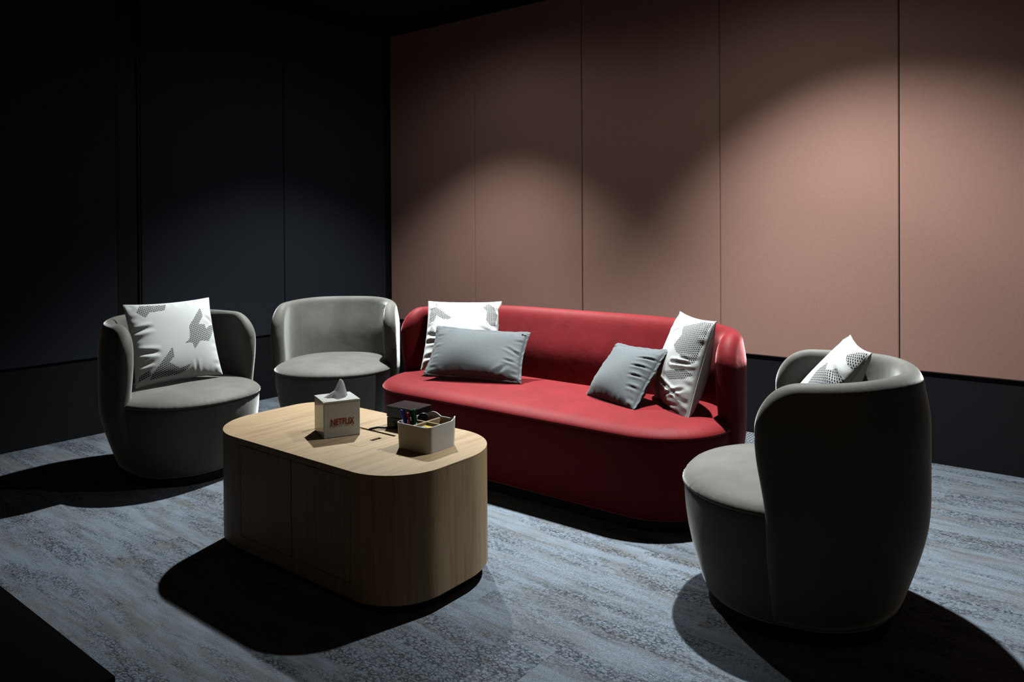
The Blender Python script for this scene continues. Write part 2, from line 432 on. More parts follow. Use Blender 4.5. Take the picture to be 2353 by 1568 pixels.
    for col in ((nu - 1) // 2 - int(nu * .17), (nu - 1) // 2 + int(nu * .17)):
        pl = [(outer[j, col, 0] - n[j, col, 0] * .0006, outer[j, col, 1] - n[j, col, 1] * .0006, Zg[j, col]) for j in range(nv) if zb + .01 < Zg[j, col] < .69]
        tube('seam', pl, .0018, mat, sh, n=6)
    return sh

# ------------------------------------------------------------------ three grey chairs and the red sofa
def facing_rot(dx, dy): return math.atan2(dy, dx) + math.pi / 2     # local front is -y
CH = dict(a=.345, b=.35, r=.315, mat='velvet_grey')
def dup(root, loc, rotz, label, group):
    r_ = root.copy(); COL.objects.link(r_); r_.location = loc; r_.rotation_euler = (0, 0, rotz); r_['label'] = label
    for ch in list(root.children):
        c = ch.copy(); COL.objects.link(c); c.parent = r_
        for g in ch.children:
            d = g.copy(); COL.objects.link(d); d.parent = c
    return r_
GC = 'grey velvet tub chairs'
ch1 = thing('tub_chair', 'grey velvet tub chair by the dark wall with one patterned cushion, leftmost seat', 'chair', (-3.63, 1.95, 0), facing_rot(1, .07), GC)
seat_piece(ch1, **CH)
ch2 = dup(ch1, (-3.605, 2.875, 0), facing_rot(.60, -.80), 'empty grey velvet tub chair without a cushion in the room corner', GC)
ch3 = dup(ch1, (-.772, 2.445, 0), facing_rot(-.965, -.24), 'grey velvet tub chair seen from its side in front, patterned cushion peeking over its arm', GC)

sofa = thing('sofa', 'long red velvet sofa with rounded back before the pink wall panels', 'sofa', (-2.125, 2.94, 0), 0)
seat_piece(sofa, a=.945, b=.355, r=.315, mat='velvet_red', y_front=-.01, nloop=720, zs=.375, zt=.420, H_back=.778, H_wing=.762, T=.10, T_low=.16, lean=.0, proud=.018, taper=.035)

# ------------------------------------------------------------------ cushions
def poly_sd(pt, poly):
    """signed distance to a polygon, positive inside (vectorised over points)"""
    poly = np.array(poly, float); n = len(poly); d = np.full(len(pt), 1e9); inside = np.zeros(len(pt), bool)
    for i in range(n):
        a_, b_ = poly[i], poly[(i + 1) % n]; e = b_ - a_; w_ = pt - a_
        t = np.clip((w_ @ e) / (e @ e + 1e-12), 0, 1); d = np.minimum(d, np.linalg.norm(w_ - t[:, None] * e, axis=1))
        c = ((a_[1] <= pt[:, 1]) != (b_[1] <= pt[:, 1]))
        xi = a_[0] + (pt[:, 1] - a_[1]) * e[0] / (e[1] if abs(e[1]) > 1e-9 else 1e-9)
        inside ^= c & (pt[:, 0] < xi)
    return np.where(inside, d, -d)
def cushion(name, label, cat, c, Rv, Uv, Nv, W, Hh, T, mat, polys=None, creases=(), seed=0, flange=None, group=None, bend=0., n=110, near=1.0, dz=0.0):
    rg = np.random.default_rng(seed)
    c = tuple((0, 0, CAMH)[i] + (c[i] - (0, 0, CAMH)[i]) * near + (0, 0, dz)[i] for i in range(3)); W *= near; Hh *= near
    uu = np.sin(np.linspace(-np.pi / 2, np.pi / 2, n)); u, v = np.meshgrid(uu, uu)
    prof = ((1 - u ** 2) * (1 - v ** 2)); prof = np.clip(prof, 0, 1) ** .46 * (1 - .12 * v)
    x = W / 2 * u * (1 - .055 * (1 - v ** 2) * np.abs(u)); y = Hh / 2 * v * (1 - .055 * (1 - u ** 2) * np.abs(v))
    edge = np.maximum(np.abs(u), np.abs(v))
    # puckers along the seams
    pk = np.zeros_like(u)
    for fq, am in ((23, .5), (37, .35), (11, .6)):
        pk += am * np.sin(fq * v + rg.random() * 6) * smooth01((np.abs(u) - .72) / .2) * smooth01((1 - np.abs(u)) / .06)
        pk += am * np.sin(fq * u + rg.random() * 6) * smooth01((np.abs(v) - .75) / .2) * smooth01((1 - np.abs(v)) / .06)
    big = .012 * np.sin(2.3 * u + 1.7 * v + rg.random() * 6) + .008 * np.sin(-3.1 * u + 2.6 * v + rg.random() * 6)
    V = []; Fc = []
    q = np.stack([u.ravel(), v.ravel()], -1)
    for sgn in (1, -1):
        z = sgn * T / 2 * prof + sgn * pk * .0020 + big * np.clip(prof, 0, 1) * .5
        if sgn > 0:
            for (u0, v0, u1, v1, wd, dp) in creases:
                a_ = np.array([u0, v0]); e = np.array([u1 - u0, v1 - v0]); w_ = q - a_
                t = np.clip((w_ @ e) / (e @ e), 0, 1); d = np.linalg.norm(w_ - t[:, None] * e, axis=1)
                side = np.sign(w_[:, 0] * e[1] - w_[:, 1] * e[0])
                amp = .36 * dp * np.sin(np.pi * np.clip(t * .85 + .15, 0, 1))
                z += (-amp * np.exp(-(d / wd) ** 2) + .75 * amp * np.exp(-((d - 1.9 * wd) / (wd * 1.1)) ** 2)).reshape(u.shape)
        z = z + bend * (u ** 2) 
        if sgn < 0: z = np.where(edge > .99999, V_edge, z)
        else: V_edge = z.copy()
        for j in range(n):
            for i in range(n): V.append((x[j, i], y[j, i], z[j, i]))
    B = n * n
    for j in range(n - 1):
        for i in range(n - 1):
            f = (j * n + i, j * n + i + 1, (j + 1) * n + i + 1, (j + 1) * n + i); Fc.append(f); Fc.append(tuple(B + k for k in f[::-1]))
    me = bpy.data.meshes.new(name); me.from_pydata([tuple(map(float, p)) for p in V], [], Fc); me.update()
    uvl = me.uv_layers.new(name='UVMap'); vi = np.empty(len(me.loops), np.int32); me.loops.foreach_get('vertex_index', vi)
    xy = np.array(V)[:, :2] + .5
    uvl.data.foreach_set('uv', xy[vi].ravel().astype(np.float32))
    if polys is not None:
        ar = me.attributes.new('print_edge', 'FLOAT', 'POINT'); sd = np.full(B, -1.)
        sc_ = np.array([W / 2, Hh / 2])
        for pl in polys: sd = np.maximum(sd, poly_sd(q * sc_, np.array(pl) * sc_))
        ar.data.foreach_set('value', np.concatenate([sd, sd[::1] * 0 + -1.]).astype(np.float32))
    bm = bmesh.new(); bm.from_mesh(me); bmesh.ops.remove_doubles(bm, verts=bm.verts, dist=1e-5); bm.to_mesh(me); bm.free()
    Mx = Matrix.Identity(4)
    for i in range(3): Mx[i][0] = Rv[i]; Mx[i][1] = Uv[i]; Mx[i][2] = Nv[i]; Mx[i][3] = c[i]
    root = bpy.data.objects.new(name, None); COL.objects.link(root); root.matrix_world = Mx; tag(root, label, cat, group)
    cov = link('cover', me, mat, root)
    # piping-like seam round the edge
    ring = [(0, i) for i in range(0, n, 3)] + [(j, n - 1) for j in range(0, n, 3)] + [(n - 1, i) for i in range(n - 1, -1, -3)] + [(j, 0) for j in range(n - 1, -1, -3)]
    ve = np.array(V)[:B].reshape(n, n, 3)
    tube('seam', [ve[j, i] for j, i in ring], .0022, mat, root, n=6, caps=False)
    if flange: flange(root, ve, n)
    return root
def flange_ring(wd=.016, buttons=()):
    def f(root, ve, n):
        idx = [(0, i) for i in range(n)] + [(j, n - 1) for j in range(1, n)] + [(n - 1, i) for i in range(n - 2, -1, -1)] + [(j, 0) for j in range(n - 2, 0, -1)]
        V = []; Fc = []; m = len(idx)
        for lay in (0, 1):
            for k, (j, i) in enumerate(idx):
                p = ve[j, i]; u_ = (i / (n - 1) - .5) * 2; v_ = (j / (n - 1) - .5) * 2
                dx = np.sign(u_) * smooth01((abs(u_) - .9) / .1) if j in (0, n - 1) else np.sign(u_)
                dy = np.sign(v_) * smooth01((abs(v_) - .9) / .1) if i in (0, n - 1) else np.sign(v_)
                if i in (0, n - 1) and j not in (0, n - 1): dy = np.sign(v_) * smooth01((abs(v_) - .9) / .1)
                if j in (0, n - 1) and i not in (0, n - 1): dx = np.sign(u_) * smooth01((abs(u_) - .9) / .1)
                wv = .0022 * math.sin(k * .17) + .0014 * math.sin(k * .53 + 1)
                zo = (.0007 if lay == 0 else -.0007)
                V.append((p[0] - .2 * wd * dx, p[1] - .2 * wd * dy, p[2] + zo)); V.append((p[0] + wd * dx, p[1] + wd * dy, p[2] + wv + zo))
        for k in range(m):
            k2 = (k + 1) % m; B = 2 * m
            Fc.append((2 * k, 2 * k + 1, 2 * k2 + 1, 2 * k2)); Fc.append((B + 2 * k, B + 2 * k2, B + 2 * k2 + 1, B + 2 * k + 1))
            Fc.append((2 * k + 1, B + 2 * k + 1, B + 2 * k2 + 1, 2 * k2 + 1))
        mk('flange', V, Fc, 'linen', root)
        for (bx, by, bz) in buttons:
            bm = bmesh.new(); bmesh.ops.create_uvsphere(bm, u_segments=10, v_segments=6, radius=.0055)
            for q in bm.verts: q.co = Vector((q.co.x + bx, q.co.y + by, q.co.z * .5 + bz))
            me = bpy.data.meshes.new('button'); bm.to_mesh(me); bm.free(); link('button', me, 'plastic_black', root)
    return f
PA = [[(-0.69, 0.95), (-0.11, 0.93), (-0.18, 0.76), (-0.53, 0.74), (-0.64, 0.61), (-0.81, 0.76)],
      [(0.66, 0.73), (0.68, 0.49), (0.51, 0.28), (0.69, 0.27), (0.7, 0.14), (0.86, 0.25), (0.98, 0.24), (0.92, 0.06), (0.73, -0.17), (0.49, -0.14), (0.31, -0.34), (0.28, -0.17), (0.1, -0.16), (0.23, -0.06), (0.27, 0.26)],
      [(-0.19, -0.2), (-0.19, -0.45), (-0.31, -0.57), (-0.07, -0.76), (0.19, -0.68), (0.12, -0.8), (-0.09, -0.9), (-0.74, -0.91), (-0.69, -0.78)],
      [(-0.95, -0.77), (-0.74, -0.67), (-0.72, -0.81), (-0.97, -0.9)]]
PB = [[(-0.92, 0.73), (-0.75, 0.75), (-0.26, 0.30), (-0.38, 0.28), (-0.55, 0.32), (-0.72, 0.48), (-0.78, 0.28), (-0.94, 0.26)],
      [(0.49, 0.78), (0.58, 0.77), (0.65, 0.9), (0.83, 0.78), (0.95, 0.52), (0.92, 0.18), (0.81, 0.15), (0.66, 0.30), (0.65, 0.62)],
      [(-0.82, 0.89), (-0.72, 0.88), (-0.72, 0.78)], [(-0.86, 0.14), (-0.72, 0.0), (-0.77, -0.08), (-0.91, 0.0)]]
PC = [[(-0.05, 0.76), (0.35, 0.87), (0.63, 0.97), (0.97, 0.96), (0.94, 0.85), (0.96, 0.59), (0.91, 0.10), (0.25, 0.20), (0.05, 0.32), (0.15, 0.58)],
      [(-0.02, -0.28), (0.7, -0.06), (.95, -0.12), (0.75, -0.26), (0.29, -0.38)],
      [(-0.85, -0.5), (-0.3, -0.6), (-0.5, -0.75)], [(-0.95, 0.8), (-0.9, 0.97), (-0.7, 0.92)]]
PD = [[(.15, .34), (.32, .54), (.5, .42), (.74, .56), (.98, .46), (.98, .0), (.7, -.3), (.2, -.4)],
      [(0.6, 0.8), (0.8, 0.97), (.98, 0.98), (.98, 0.66), (.85, 0.68)], [(-1.0, 1.0), (-0.75, 0.97), (-.98, 0.73)]]
PCU = 'patterned cushions'
cushion('cushion', 'square white cushion with dark houndstooth patches on the leftmost grey chair', 'cushion', (-3.835, 2.001, .632), (.0905, .9958, .0141), (-.3341, .0171, .9424), (.9382, -.09, .3342),
        .445, .43, .15, 'print', PA, [(-1, .28, -.5, .36, .05, .022), (-1, -.22, -.45, -.3, .05, .024), (-1, -.55, -.6, -.5, .04, .014), (.35, -1, .32, -.55, .035, .007), (.95, .3, .7, .5, .04, .008)], 1, group=PCU, near=.965, dz=-.008)
cushion('cushion', 'white cushion with dark houndstooth patches at the left end of the red sofa', 'cushion', (-2.868, 3.185, .610), (.8226, .5686, -.0054), (-.3247, .4774, .8165), (.4669, -.6699, .5773),
        .43, .435, .15, 'print', PB, [(-1, -.05, -.55, -.22, .05, .024), (-1, -.3, -.5, -.36, .045, .018), (-1, -.75, -.6, -.7, .05, .016), (.95, -.12, .45, .08, .06, .016)], 2, group=PCU, near=.958, dz=-.012)
cushion('cushion', 'creased white cushion with houndstooth patches at the right end of the red sofa', 'cushion', (-1.450, 3.062, .620), (.7109, -.7032, .013), (.1972, .2171, .956), (-.6751, -.6771, .293),
        .43, .43, .15, 'print', PC, [(.2, -.02, .97, .10, .03, .020), (.45, .12, .97, .16, .025, .012), (-.1, -.45, .85, -.66, .032, .017), (.0, -.78, .9, -.42, .03, .015), (.1, -.9, .8, -.8, .035, .014), (-.5, .5, .1, .8, .05, .008)], 3, group=PCU, dz=-.018)
cushion('cushion', 'white cushion with houndstooth patches inside the grey chair nearest the camera', 'cushion', (-.731, 2.607, .632), (.374, -.9274, .0068), (.4856, .202, .8505), (-.7902, -.3148, .5259),
        .42, .427, .15, 'print', PD, [(.9, .4, .5, .55, .06, .014)], 4, group=PCU)
cushion('lumbar_cushion', 'long grey linen cushion leaning at the left end of the red sofa', 'cushion', (-2.596, 3.000, .548), (.9071, .4184, -.0449), (-.2358, .5937, .7694), (.3486, -.6874, .6372),
        .50, .28, .115, 'linen', None, [(.95, .0, .6, .25, .05, .012), (.95, -.4, .6, -.3, .05, .012), (.5, -.95, .75, -.5, .05, .01)], 5, flange_ring(.013, [(.235, .125, .008), (.222, .128, .010)]), 'grey linen cushions', near=.985, dz=-.006)
cushion('lumbar_cushion', 'small grey linen cushion tipped against the patterned cushion at the sofa right end', 'cushion', (-1.715, 3.006, .545), (.9228, -.3827, .0449), (.2126, .6029, .7689), (-.3214, -.7, .6377),
        .35, .30, .14, 'linen', None, [(.99, .62, .45, .5, .034, .014), (.99, .3, .4, .2, .032, .016), (.99, -.02, .5, -.1, .034, .014), (.99, -.4, .6, -.45, .04, .009)], 6, flange_ring(.015), 'grey linen cushions', dz=-.02)

# ------------------------------------------------------------------ coffee table
TX0, TX1, TY0, TY1, TZ, TB = -2.738, -1.638, 1.520, 2.092, .448, .045
tc = ((TX0 + TX1) / 2, (TY0 + TY1) / 2)
table = thing('coffee_table', 'low oak coffee table with rounded corners and two cupboard doors', 'table', (tc[0], tc[1], 0), 0)
ta, tb, tr = (TX1 - TX0) / 2, (TY1 - TY0) / 2, (.24, .14, .24, .198)
def rr_pts(a, b, r, seg=20, o=0.0):
    rs = r if isinstance(r, tuple) else (r,) * 4
    P = []
    for (sx, sy), t0, r in zip(((1, 1), (-1, 1), (-1, -1), (1, -1)), (0, 90, 180, 270), rs):
        cx, cy = sx * (a - r), sy * (b - r)
        for i in range(seg + 1):
            t = math.radians(t0 + 90 * i / seg); P.append((cx + (r + o) * math.cos(t), cy + (r + o) * math.sin(t)))
    return P
DX0, DX1, DXM, DZ0, DZ1 = -2.452 - tc[0], -1.841 - tc[0], -2.148 - tc[0], .095, .426
pts = rr_pts(ta, tb, tr)
# add the door jamb points on the straight front run
fi = [i for i, p in enumerate(pts) if abs(p[1] + tb) < 1e-6]
ins = fi[0] + 1
pts = pts[:ins] + [(DX0, -tb), (DX1, -tb)] + pts[ins:]
k = len(pts); V = []; Fc = []; zs_ = (TB, TB + .004, DZ0, DZ1, TZ - .0062)
for z in zs_:
    o = -.004 if z == TB else 0
    for p in pts:
        s_ = 1 + o / ta; V.append((p[0] * s_, p[1] * s_, z))
for j in range(4):
    for i in range(k):
        if j == 2 and i == ins: continue
        Fc.append((j * k + i, j * k + (i + 1) % k, (j + 1) * k + (i + 1) % k, (j + 1) * k + i))
a0, a1, b0, b1 = 2 * k + ins, 2 * k + ins + 1, 3 * k + ins, 3 * k + ins + 1
n0 = len(V); yb = -tb + .03
V += [(DX0, yb, DZ0), (DX1, yb, DZ0), (DX0, yb, DZ1), (DX1, yb, DZ1)]
Fc += [(a0, a1, n0 + 1, n0), (b1, b0, n0 + 2, n0 + 3), (a0, n0, n0 + 2, b0), (a1, b1, n0 + 3, n0 + 1), (n0, n0 + 1, n0 + 3, n0 + 2)]
Fc += [tuple(range(k))[::-1], tuple(4 * k + i for i in range(k))]
cab = mk('cabinet_body', V, Fc, 'wood_side', table, smooth=False)
def autosmooth(o, ang=.6):
    bm = bmesh.new(); bm.from_mesh(o.data)
    for e in bm.edges: e.smooth = len(e.link_faces) == 2 and e.calc_face_angle(9) < ang
    for f in bm.faces: f.smooth = True
    bm.to_mesh(o.data); bm.free()
autosmooth(cab)
g_ = .0022
for x0, x1 in ((DX0 + g_, DXM - g_), (DXM + g_, DX1 - g_)):
    box('door', (x0, -tb, DZ0 + g_), (x1, -tb + .018, DZ1 - g_), 'wood_side', table, bev=.0008, seg=1)
for xg, wg in ((DX0 + g_ / 2, g_ / 2), (DXM, g_), (DX1 - g_ / 2, g_ / 2)):  # black strips set into the door gaps stand in for the shade there
    box('gap_shade_strip', (xg - wg + .0002, -tb + .0016, DZ0), (xg + wg - .0002, -tb + .012, DZ1), 'black', table)
# top with a hole for the cable flaps, cut with a boolean and kept as plain mesh
P = rr_pts(ta, tb, tr); kk = len(P)
V = [(p[0], p[1], TZ - .006) for p in P] + [(p[0], p[1], TZ) for p in P]
Fc = [tuple(range(kk))[::-1], tuple(range(kk, 2 * kk))] + [(i, (i + 1) % kk, kk + (i + 1) % kk, kk + i) for i in range(kk)]
top = mk('tabletop', V, Fc, 'wood_top', table, smooth=False)
FX0, FX1, FY0, FY1 = -2.345 - tc[0], -2.022 - tc[0], 1.708 - tc[1], 1.886 - tc[1]
ct = box('flap_cutter', (FX0, FY0, TZ - .1), (FX1, FY1, TZ + .1), None)
md = top.modifiers.new('b', 'BOOLEAN'); md.object = ct; md.operation = 'DIFFERENCE'; md.solver = 'EXACT'
dg = bpy.context.evaluated_depsgraph_get()
ct.parent = table; bpy.context.view_layer.update(); dg = bpy.context.evaluated_depsgraph_get()
me = bpy.data.meshes.new_from_object(top.evaluated_get(dg)); top.modifiers.clear(); top.data = me; bpy.data.objects.remove(ct)
autosmooth(top)
XM = -2.195 - tc[0]
def flap(x0, x1, y0, y1, hole):
    # thin lid with a finger hole (built as four strips round the hole)
    hx0, hx1, hy0, hy1 = hole
    xs = (x0, hx0, hx1, x1); ys_ = (y0, hy0, hy1, y1); V = []; Fc = []
    for z in (TZ - .0055, TZ - .0003):
        for y in ys_:
            for x in xs: V.append((x, y, z))
    for lay in (0, 16):
        for j in range(3):
            for i in range(3):
                if (i, j) == (1, 1): continue
                q = (lay + j * 4 + i, lay + j * 4 + i + 1, lay + (j + 1) * 4 + i + 1, lay + (j + 1) * 4 + i); Fc.append(q if lay else q[::-1])
    rim = [0, 1, 2, 3, 7, 11, 15, 14, 13, 12, 8, 4]
    for a_, b_ in zip(rim, rim[1:] + rim[:1]): Fc.append((a_, b_, 16 + b_, 16 + a_))
    hr = [5, 9, 10, 6]
    for a_, b_ in zip(hr, hr[1:] + hr[:1]): Fc.append((a_, b_, 16 + b_, 16 + a_))
    return mk('cable_flap', V, Fc, 'wood_top', table, smooth=False)
gq = .0020
flap(FX0 + gq, XM - gq, FY0 + gq, FY1 - .012, (XM - .06, XM - .04, FY0 + .05, FY0 + .09))
flap(XM + gq, FX1 - gq, FY0 + gq, FY1 - gq - .012, (-2.060 - tc[0], -2.041 - tc[0], 1.787 - tc[1], 1.833 - tc[1]))
box('cable_tray', (FX0, FY0, TZ - .0062), (FX1, FY1, TZ - .0058), 'black', table)
V = []; Fc = []
P = rr_pts(ta, tb, tr, o=-.045); kk = len(P)
V = [(p[0], p[1], 0) for p in P] + [(p[0], p[1], TB + .01) for p in P]
Fc = [tuple(range(kk))[::-1], tuple(range(kk, 2 * kk))] + [(i, (i + 1) % kk, kk + (i + 1) % kk, kk + i) for i in range(kk)]
mk('plinth', V, Fc, 'black', table, smooth=False)

# ------------------------------------------------------------------ tissue box
ang = math.atan2(.913, .408)
tbx = thing('tissue_box', 'white lacquered cube tissue box with red lettering on the oak table', 'tissue box', (-2.199, 1.696, TZ), ang)
bw, bd, bh = .134, .140, .132
# outer shell: five-sided cover with an oval slot in its top
def tissue_cover():
    V = []; Fc = []; n = 28; cx, cy, ra, rb = bw * .50, bd * .5, .034, .014
    ring = [(cx + ra * math.cos(2 * math.pi * i / n), cy + rb * math.sin(2 * math.pi * i / n)) for i in range(n)]
    sq = []
    for i in range(n):
        t = 2 * math.pi * i / n; d = max(abs(math.cos(t)) / (bw / 2), abs(math.sin(t)) / (bd / 2))
        sq.append((bw / 2 + math.cos(t) / d, bd / 2 + math.sin(t) / d))
    for p in ring: V.append((*p, bh))
    for p in sq: V.append((*p, bh))
    for p in ring: V.append((*p, bh - .004))
    for i in range(n): Fc.append((i, n + i, n + (i + 1) % n, (i + 1) % n)); Fc.append((i, (i + 1) % n, 2 * n + (i + 1) % n, 2 * n + i))
    return V, Fc
V, Fc = tissue_cover(); mk('box_top', V, Fc, 'white_metal', tbx, smooth=False, recalc=True)
box('box_side', (0, 0, 0.0005), (bw, bd, bh - .004), 'white_metal', tbx, bev=.0025, seg=2)
box('box_lip', (-.0005, -.0005, bh - .006), (bw + .0005, bd + .0005, bh - .0008), 'white_metal', tbx)
# red lettering on the front side
cu = bpy.data.curves.new('lettering', 'FONT'); cu.body = 'NETFLIX'; cu.size = .032; cu.extrude = .0003; cu.align_x = 'CENTER'; cu.offset = .0006
to = bpy.data.objects.new('lettering_curve', cu); COL.objects.link(to); bpy.context.view_layer.update()
me = bpy.data.meshes.new_from_object(to.evaluated_get(bpy.context.evaluated_depsgraph_get())); bpy.data.objects.remove(to)
xs_ = np.array([v_.co[:] for v_ in me.vertices]); wtx = xs_[:, 0].max() - xs_[:, 0].min()
for v_ in me.vertices:
    sx = .086 / wtx; px = v_.co.x * sx
    arch = -.0035 * (px / .043) ** 2 * (1 if v_.co.y < .011 else 0)         # the feet of the letters follow a shallow arc
    v_.co = Vector((px + bw * .51, -.0007 + v_.co.z, .046 + v_.co.y + arch))
lt = link('lettering', me, 'red_print', tbx, smooth=False); lt['label'] = 'red printed lettering'
# tissue
tis = thing('tissue', 'crumpled white tissue sticking out of the cube tissue box', 'tissue', (-2.199, 1.696, TZ), ang)
V = []; Fc = []; nn, mm = 36, 12
for j in range(mm):
    t = j / (mm - 1)
    for i in range(nn):
        a_ = 2 * math.pi * i / nn
        fold = 1 + (.55 * abs(math.sin(1.5 * a_ + .4)) + .32 * abs(math.sin(3.5 * a_ + 1.1 + 1.2 * t)) - .35) * (1 - .35 * t)
        rx = .031 * (1 - t) ** .62 + .0055; ry = .015 * (1 - t) ** .7 + .004
        hmax = .070 * (.42 + .58 * float(smooth01((math.cos(a_ - .35) + .5) / .9)))
        V.append((bw * .5 - .004 + .016 * t * (hmax / .074) + rx * fold * math.cos(a_), bd * .5 + ry * fold * math.sin(a_), bh - .006 + hmax * t))
for j in range(mm - 1):
    for i in range(nn): Fc.append((j * nn + i, j * nn + (i + 1) % nn, (j + 1) * nn + (i + 1) % nn, (j + 1) * nn + i))
Fc.append(tuple((mm - 1) * nn + i for i in range(nn)))
mk('sheet', V, Fc, 'tissue', tis)

# ------------------------------------------------------------------ desk organizer with its contents
OX, OY = -1.842, 1.858
org = thing('desk_organizer', 'square white desk organizer with wooden dividers near the table edge', 'organizer', (OX, OY, TZ), math.radians(2))
oh, oa, orr = .089, .077, .022
def org_ring(a, r, seg=8): return rr_pts(a, a, r, seg)
segs = 8
outer_b, outer_t = org_ring(oa - .003, orr), org_ring(oa, orr); inner_t, inner_b = org_ring(oa - .0035, orr - .0035), org_ring(oa - .0065, orr - .0035)
kk = len(outer_b); V = []; Fc = []
def rimh(p):       # the two raised handle lobes on the far corners
    h_ = oh
    h_ += .012 * max(0, 1 - ((p[0] - oa) ** 2 + (p[1] - oa) ** 2) / .0009)
    h_ += .012 * max(0, 1 - ((p[0] + oa * .45) ** 2 + (p[1] - oa) ** 2) / .0011)
    return h_
# refine the straight runs so that the lobes show
def refine(P, n=6):
    out = []
    for i, p in enumerate(P):
        q = P[(i + 1) % len(P)]; L = math.dist(p, q); m_ = n if L > .02 else 1
        for t in range(m_): out.append((p[0] + (q[0] - p[0]) * t / m_, p[1] + (q[1] - p[1]) * t / m_))
    return out
R_ = [refine(x, 10) for x in (outer_b, outer_t, inner_t, inner_b)]; kk = len(R_[0])
for lvl, ring in enumerate(R_):
    for i, p in enumerate(ring):
        V.append((p[0], p[1], 0.0005 if lvl == 0 else (rimh(R_[1][i]) if lvl in (1, 2) else .006)))
for j in range(3):
    for i in range(kk): Fc.append((j * kk + i, j * kk + (i + 1) % kk, (j + 1) * kk + (i + 1) % kk, (j + 1) * kk + i))
Fc.append(tuple(range(kk))[::-1]); Fc.append(tuple(3 * kk + i for i in range(kk)))
mk('tub', V, Fc, 'white_plastic', org); autosmooth(org.children[0], .5)
box('divider', (-.0035, -oa + .0092, .007), (.0035, oa - .0092, oh - .003), 'wood_light', org, bev=.0008, seg=1)
box('divider', (-oa + .0092, -.0032, .007), (-.0036, .0032, oh - .004), 'wood_light', org, bev=.0008, seg=1)
box('divider', (.0036, -.0032, .007), (oa - .0092, .0032, oh - .004), 'wood_light', org, bev=.0008, seg=1)
ro_l, ri_l = refine(rr_pts(oa - .0068, oa - .0068, .0155, 8), 4), refine(rr_pts(oa - .0090, oa - .0090, .0135, 8), 4)
n_l = len(ro_l); V = [(*p, z) for p, z in [(q, .007) for q in ro_l] + [(q, oh - .010) for q in ro_l] + [(q, oh - .010) for q in ri_l] + [(q, .007) for q in ri_l]]
mk('liner', V, [(l * n_l + i, l * n_l + (i + 1) % n_l, ((l + 1) % 4) * n_l + (i + 1) % n_l, ((l + 1) % 4) * n_l + i) for l in range(4) for i in range(n_l)], 'wood_light', org, smooth=False, recalc=True)
def at(x, y, z=0): return (OX + x, OY + y, TZ + z)
def pen(name_lab, mat, foot, head):
    d = Vector(head) - Vector(foot); o = bpy.data.objects.new('pen', None); COL.objects.link(o); o.location = foot
    o.rotation_euler = d.to_track_quat('Z', 'Y').to_euler(); tag(o, name_lab, 'pen', 'pens in the desk organizer'); L = d.length
    tube('barrel', [(0, 0, 0), (0, 0, .010), (0, 0, L * .62)], [.0012, .0042, .0042], mat, o, n=10)
    tube('cap', [(0, 0, L * .62), (0, 0, L * .98), (0, 0, L)], [.0046, .0046, .003], mat, o, n=10)
    box('clip', (-.0012, .0046, L * .66), (.0012, .0062, L * .97), 'plastic_black', o)
pen('blue pen standing in the organizer, foremost of the pens', 'ink_blue', at(-.030, -.040, .008), at(-.066, -.058, .128))
pen('red pen standing in the organizer behind the blue one', 'ink_red', at(-.022, -.034, .008), at(-.050, -.044, .118))
pen('green pen standing in the organizer, rightmost of the pens', 'ink_green', at(-.016, -.022, .008), at(-.034, -.028, .130))
pen('black pen standing in the organizer against its left corner', 'ink_black', at(-.036, -.030, .008), at(-.070, -.048, .132))
pen('second black pen between the red and the green pen', 'ink_black', at(-.024, -.026, .008), at(-.046, -.030, .126))
def disc(name, label, cat, c, r, th, axis, mat):
    o = bpy.data.objects.new(name, None); COL.objects.link(o); o.location = c; o.rotation_euler = Vector(axis).to_track_quat('Z', 'Y').to_euler(); tag(o, label, cat)
    n = 32; prof = [(r * .36, -th / 2), (r * .96, -th / 2), (r, -th / 2 + .002), (r, th / 2 - .002), (r * .96, th / 2), (r * .36, th / 2)]
    V = [(q * math.cos(2 * math.pi * i / n), q * math.sin(2 * math.pi * i / n), z) for q, z in prof for i in range(n)]
    Fc = [(j * n + i, j * n + (i + 1) % n, ((j + 1) % 6) * n + (i + 1) % n, ((j + 1) % 6) * n + i) for j in range(6) for i in range(n)]
    b_ = mk('roll', V, Fc, mat, o, recalc=True); autosmooth(b_, .5)
    tube('hub', [(0, 0, -th * .42), (0, 0, th * .42)], r * .37, mat, o, n=20)
disc('tape_roll', 'dark round roll standing upright in the organizer behind the pens', 'roll', at(-.037, .022, .085), .021, .016, (.55, -.84, .1), 'plastic_black')
for (mat, lab, dz, dx, rz) in (('note_blue', 'light blue sticky note pad in the organizer front compartment', .069, .039, .0), ('note_yellow', 'yellow sticky note pad behind the blue pad in the organizer', .069, .039, .0)):
    o = thing('note_pad', lab, 'note pad', at(dx, -.040 if mat == 'note_blue' else -.028, dz), rz, 'sticky note pads')
    hh = .009; y1 = .0 if mat == 'note_blue' else .010
    box('sheets', (-.025, -.020 if mat == 'note_blue' else -.010, 0), (.025, y1, hh), mat, o)
    box('top_sheet', (-.025, -.020 if mat == 'note_blue' else -.010, hh + .0002), (.025, y1 - .0004, hh + .0006), mat, o)
# a plain card block carries the pads inside the compartment
o = thing('card_stack', 'stack of pale cards under the sticky pads in the organizer', 'cards', at(.040, -.038, .0065))
box('cards', (-.026, -.026, 0), (.026, .026, .0615), 'tissue', o, bev=.001, seg=1)

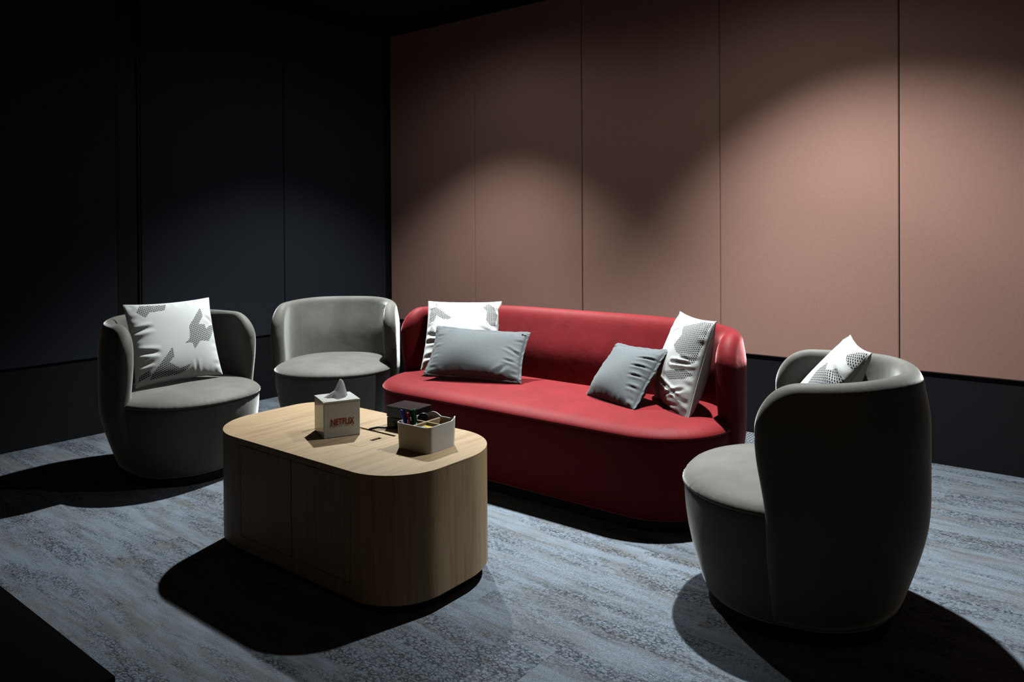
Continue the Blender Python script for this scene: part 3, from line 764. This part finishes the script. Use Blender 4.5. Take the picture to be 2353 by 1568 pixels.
# ------------------------------------------------------------------ small black two-tier box behind the organizer
bb = thing('storage_box', 'small glossy black two-tier box behind the white organizer', 'box', (-2.078, 2.000, TZ), math.radians(3))
box('lower_tier', (-.066, -.050, .0005), (.066, .050, .039), 'gloss_black', bb, bev=.002)
box('upper_tier', (-.067, -.051, .041), (.067, .051, .078), 'gloss_black', bb, bev=.002)
box('lid', (-.069, -.053, .0785), (.069, .053, .083), 'lid_smoke', bb, bev=.0015)
tag(tube('cable', [(-2.175, 1.879, TZ - .004), (-2.160, 1.882, TZ + .004), (-2.140, 1.900, TZ + .009), (-2.118, 1.922, TZ + .0062), (-2.098, 1.940, TZ + .0046), (-2.07, 1.944, TZ + .0046)], .0042, 'cord', None, n=8),
    'thick dark cable running from the table flap to the black box', 'cable')

# ------------------------------------------------------------------ floor grille along the wall, black cabinet in the foreground
gr = thing('floor_grille', 'pale metal floor grille along the wall behind the red sofa', 'grille', (-1.45, 4.19, 0))
gx, gy = .52, .085
for nm_, lo, hi in (('frame_bar', (-gx, -gy - .012, .0), (gx, -gy, .006)), ('frame_bar', (-gx, gy, 0), (gx, gy + .008, .006)), ('frame_bar', (-gx, -gy, 0), (-gx + .012, gy, .006)), ('frame_bar', (gx - .012, -gy, 0), (gx, gy, .006))):
    box(nm_, lo, hi, 'grille', gr)
box('sump', (-gx + .012, -gy, .0003), (gx - .012, gy, .0006), 'black', gr)
bm = bmesh.new()
def addb(lo, hi):
    r_ = bmesh.ops.create_cube(bm, size=1)
    for v_ in r_['verts']: v_.co = Vector([(lo[i] + hi[i]) / 2 + v_.co[i] * (hi[i] - lo[i]) for i in range(3)])
x = -gx + .018
while x < gx - .02: addb((x, -gy, .001), (x + .0085, gy, .0055)); x += .0185
for i in range(1, 6):
    y = -gy + i * 2 * gy / 6; addb((-gx + .012, y - .004, .001), (gx - .012, y + .004, .0052))
me = bpy.data.meshes.new('lattice'); bm.to_mesh(me); bm.free(); o = link('lattice', me, 'grille', gr, smooth=False); o['kind'] = 'stuff'

cb = thing('cabinet', 'black low cabinet whose dark corner cuts into the bottom left of the room', 'cabinet', (-1.395, .613, 0))
box('carcass', (-1.6, -.75, .04), (-.003, -.004, .385), 'black', cb, bev=.002)
box('top_panel', (-1.62, -.77, .386), (0, 0, .40), 'black', cb, bev=.001)
box('plinth', (-1.57, -.72, 0), (-.03, -.03, .04), 'black', cb)

# ------------------------------------------------------------------ ceiling spotlights (their light comes from the two spot lamps)
for i, (lx, ly, lz) in enumerate((LAMP_A, LAMP_B)):
    o = thing('ceiling_spotlight', ('black round ceiling spotlight above the left end of the red sofa', 'black round ceiling spotlight above the right end of the red sofa')[i], 'spotlight', (lx, ly, HC), 0, 'ceiling spotlights')
    n = 28; ro_, ri_, h_ = .062, .050, HC - lz + .015
    V = []; Fc = []
    for r_, z in ((ro_, 0), (ro_, -h_), (ri_, -h_), (ri_, -.035)):
        for q in range(n): V.append((r_ * math.cos(2 * math.pi * q / n), r_ * math.sin(2 * math.pi * q / n), z))
    for j in range(3):
        for q in range(n): Fc.append((j * n + q, j * n + (q + 1) % n, (j + 1) * n + (q + 1) % n, (j + 1) * n + q))
    b_ = mk('housing', V, Fc, 'plastic_black', o, recalc=True); autosmooth(b_, .5)
    tube('reflector', [(0, 0, -.034), (0, 0, -.036)], ri_, 'white_metal', o, n=28)
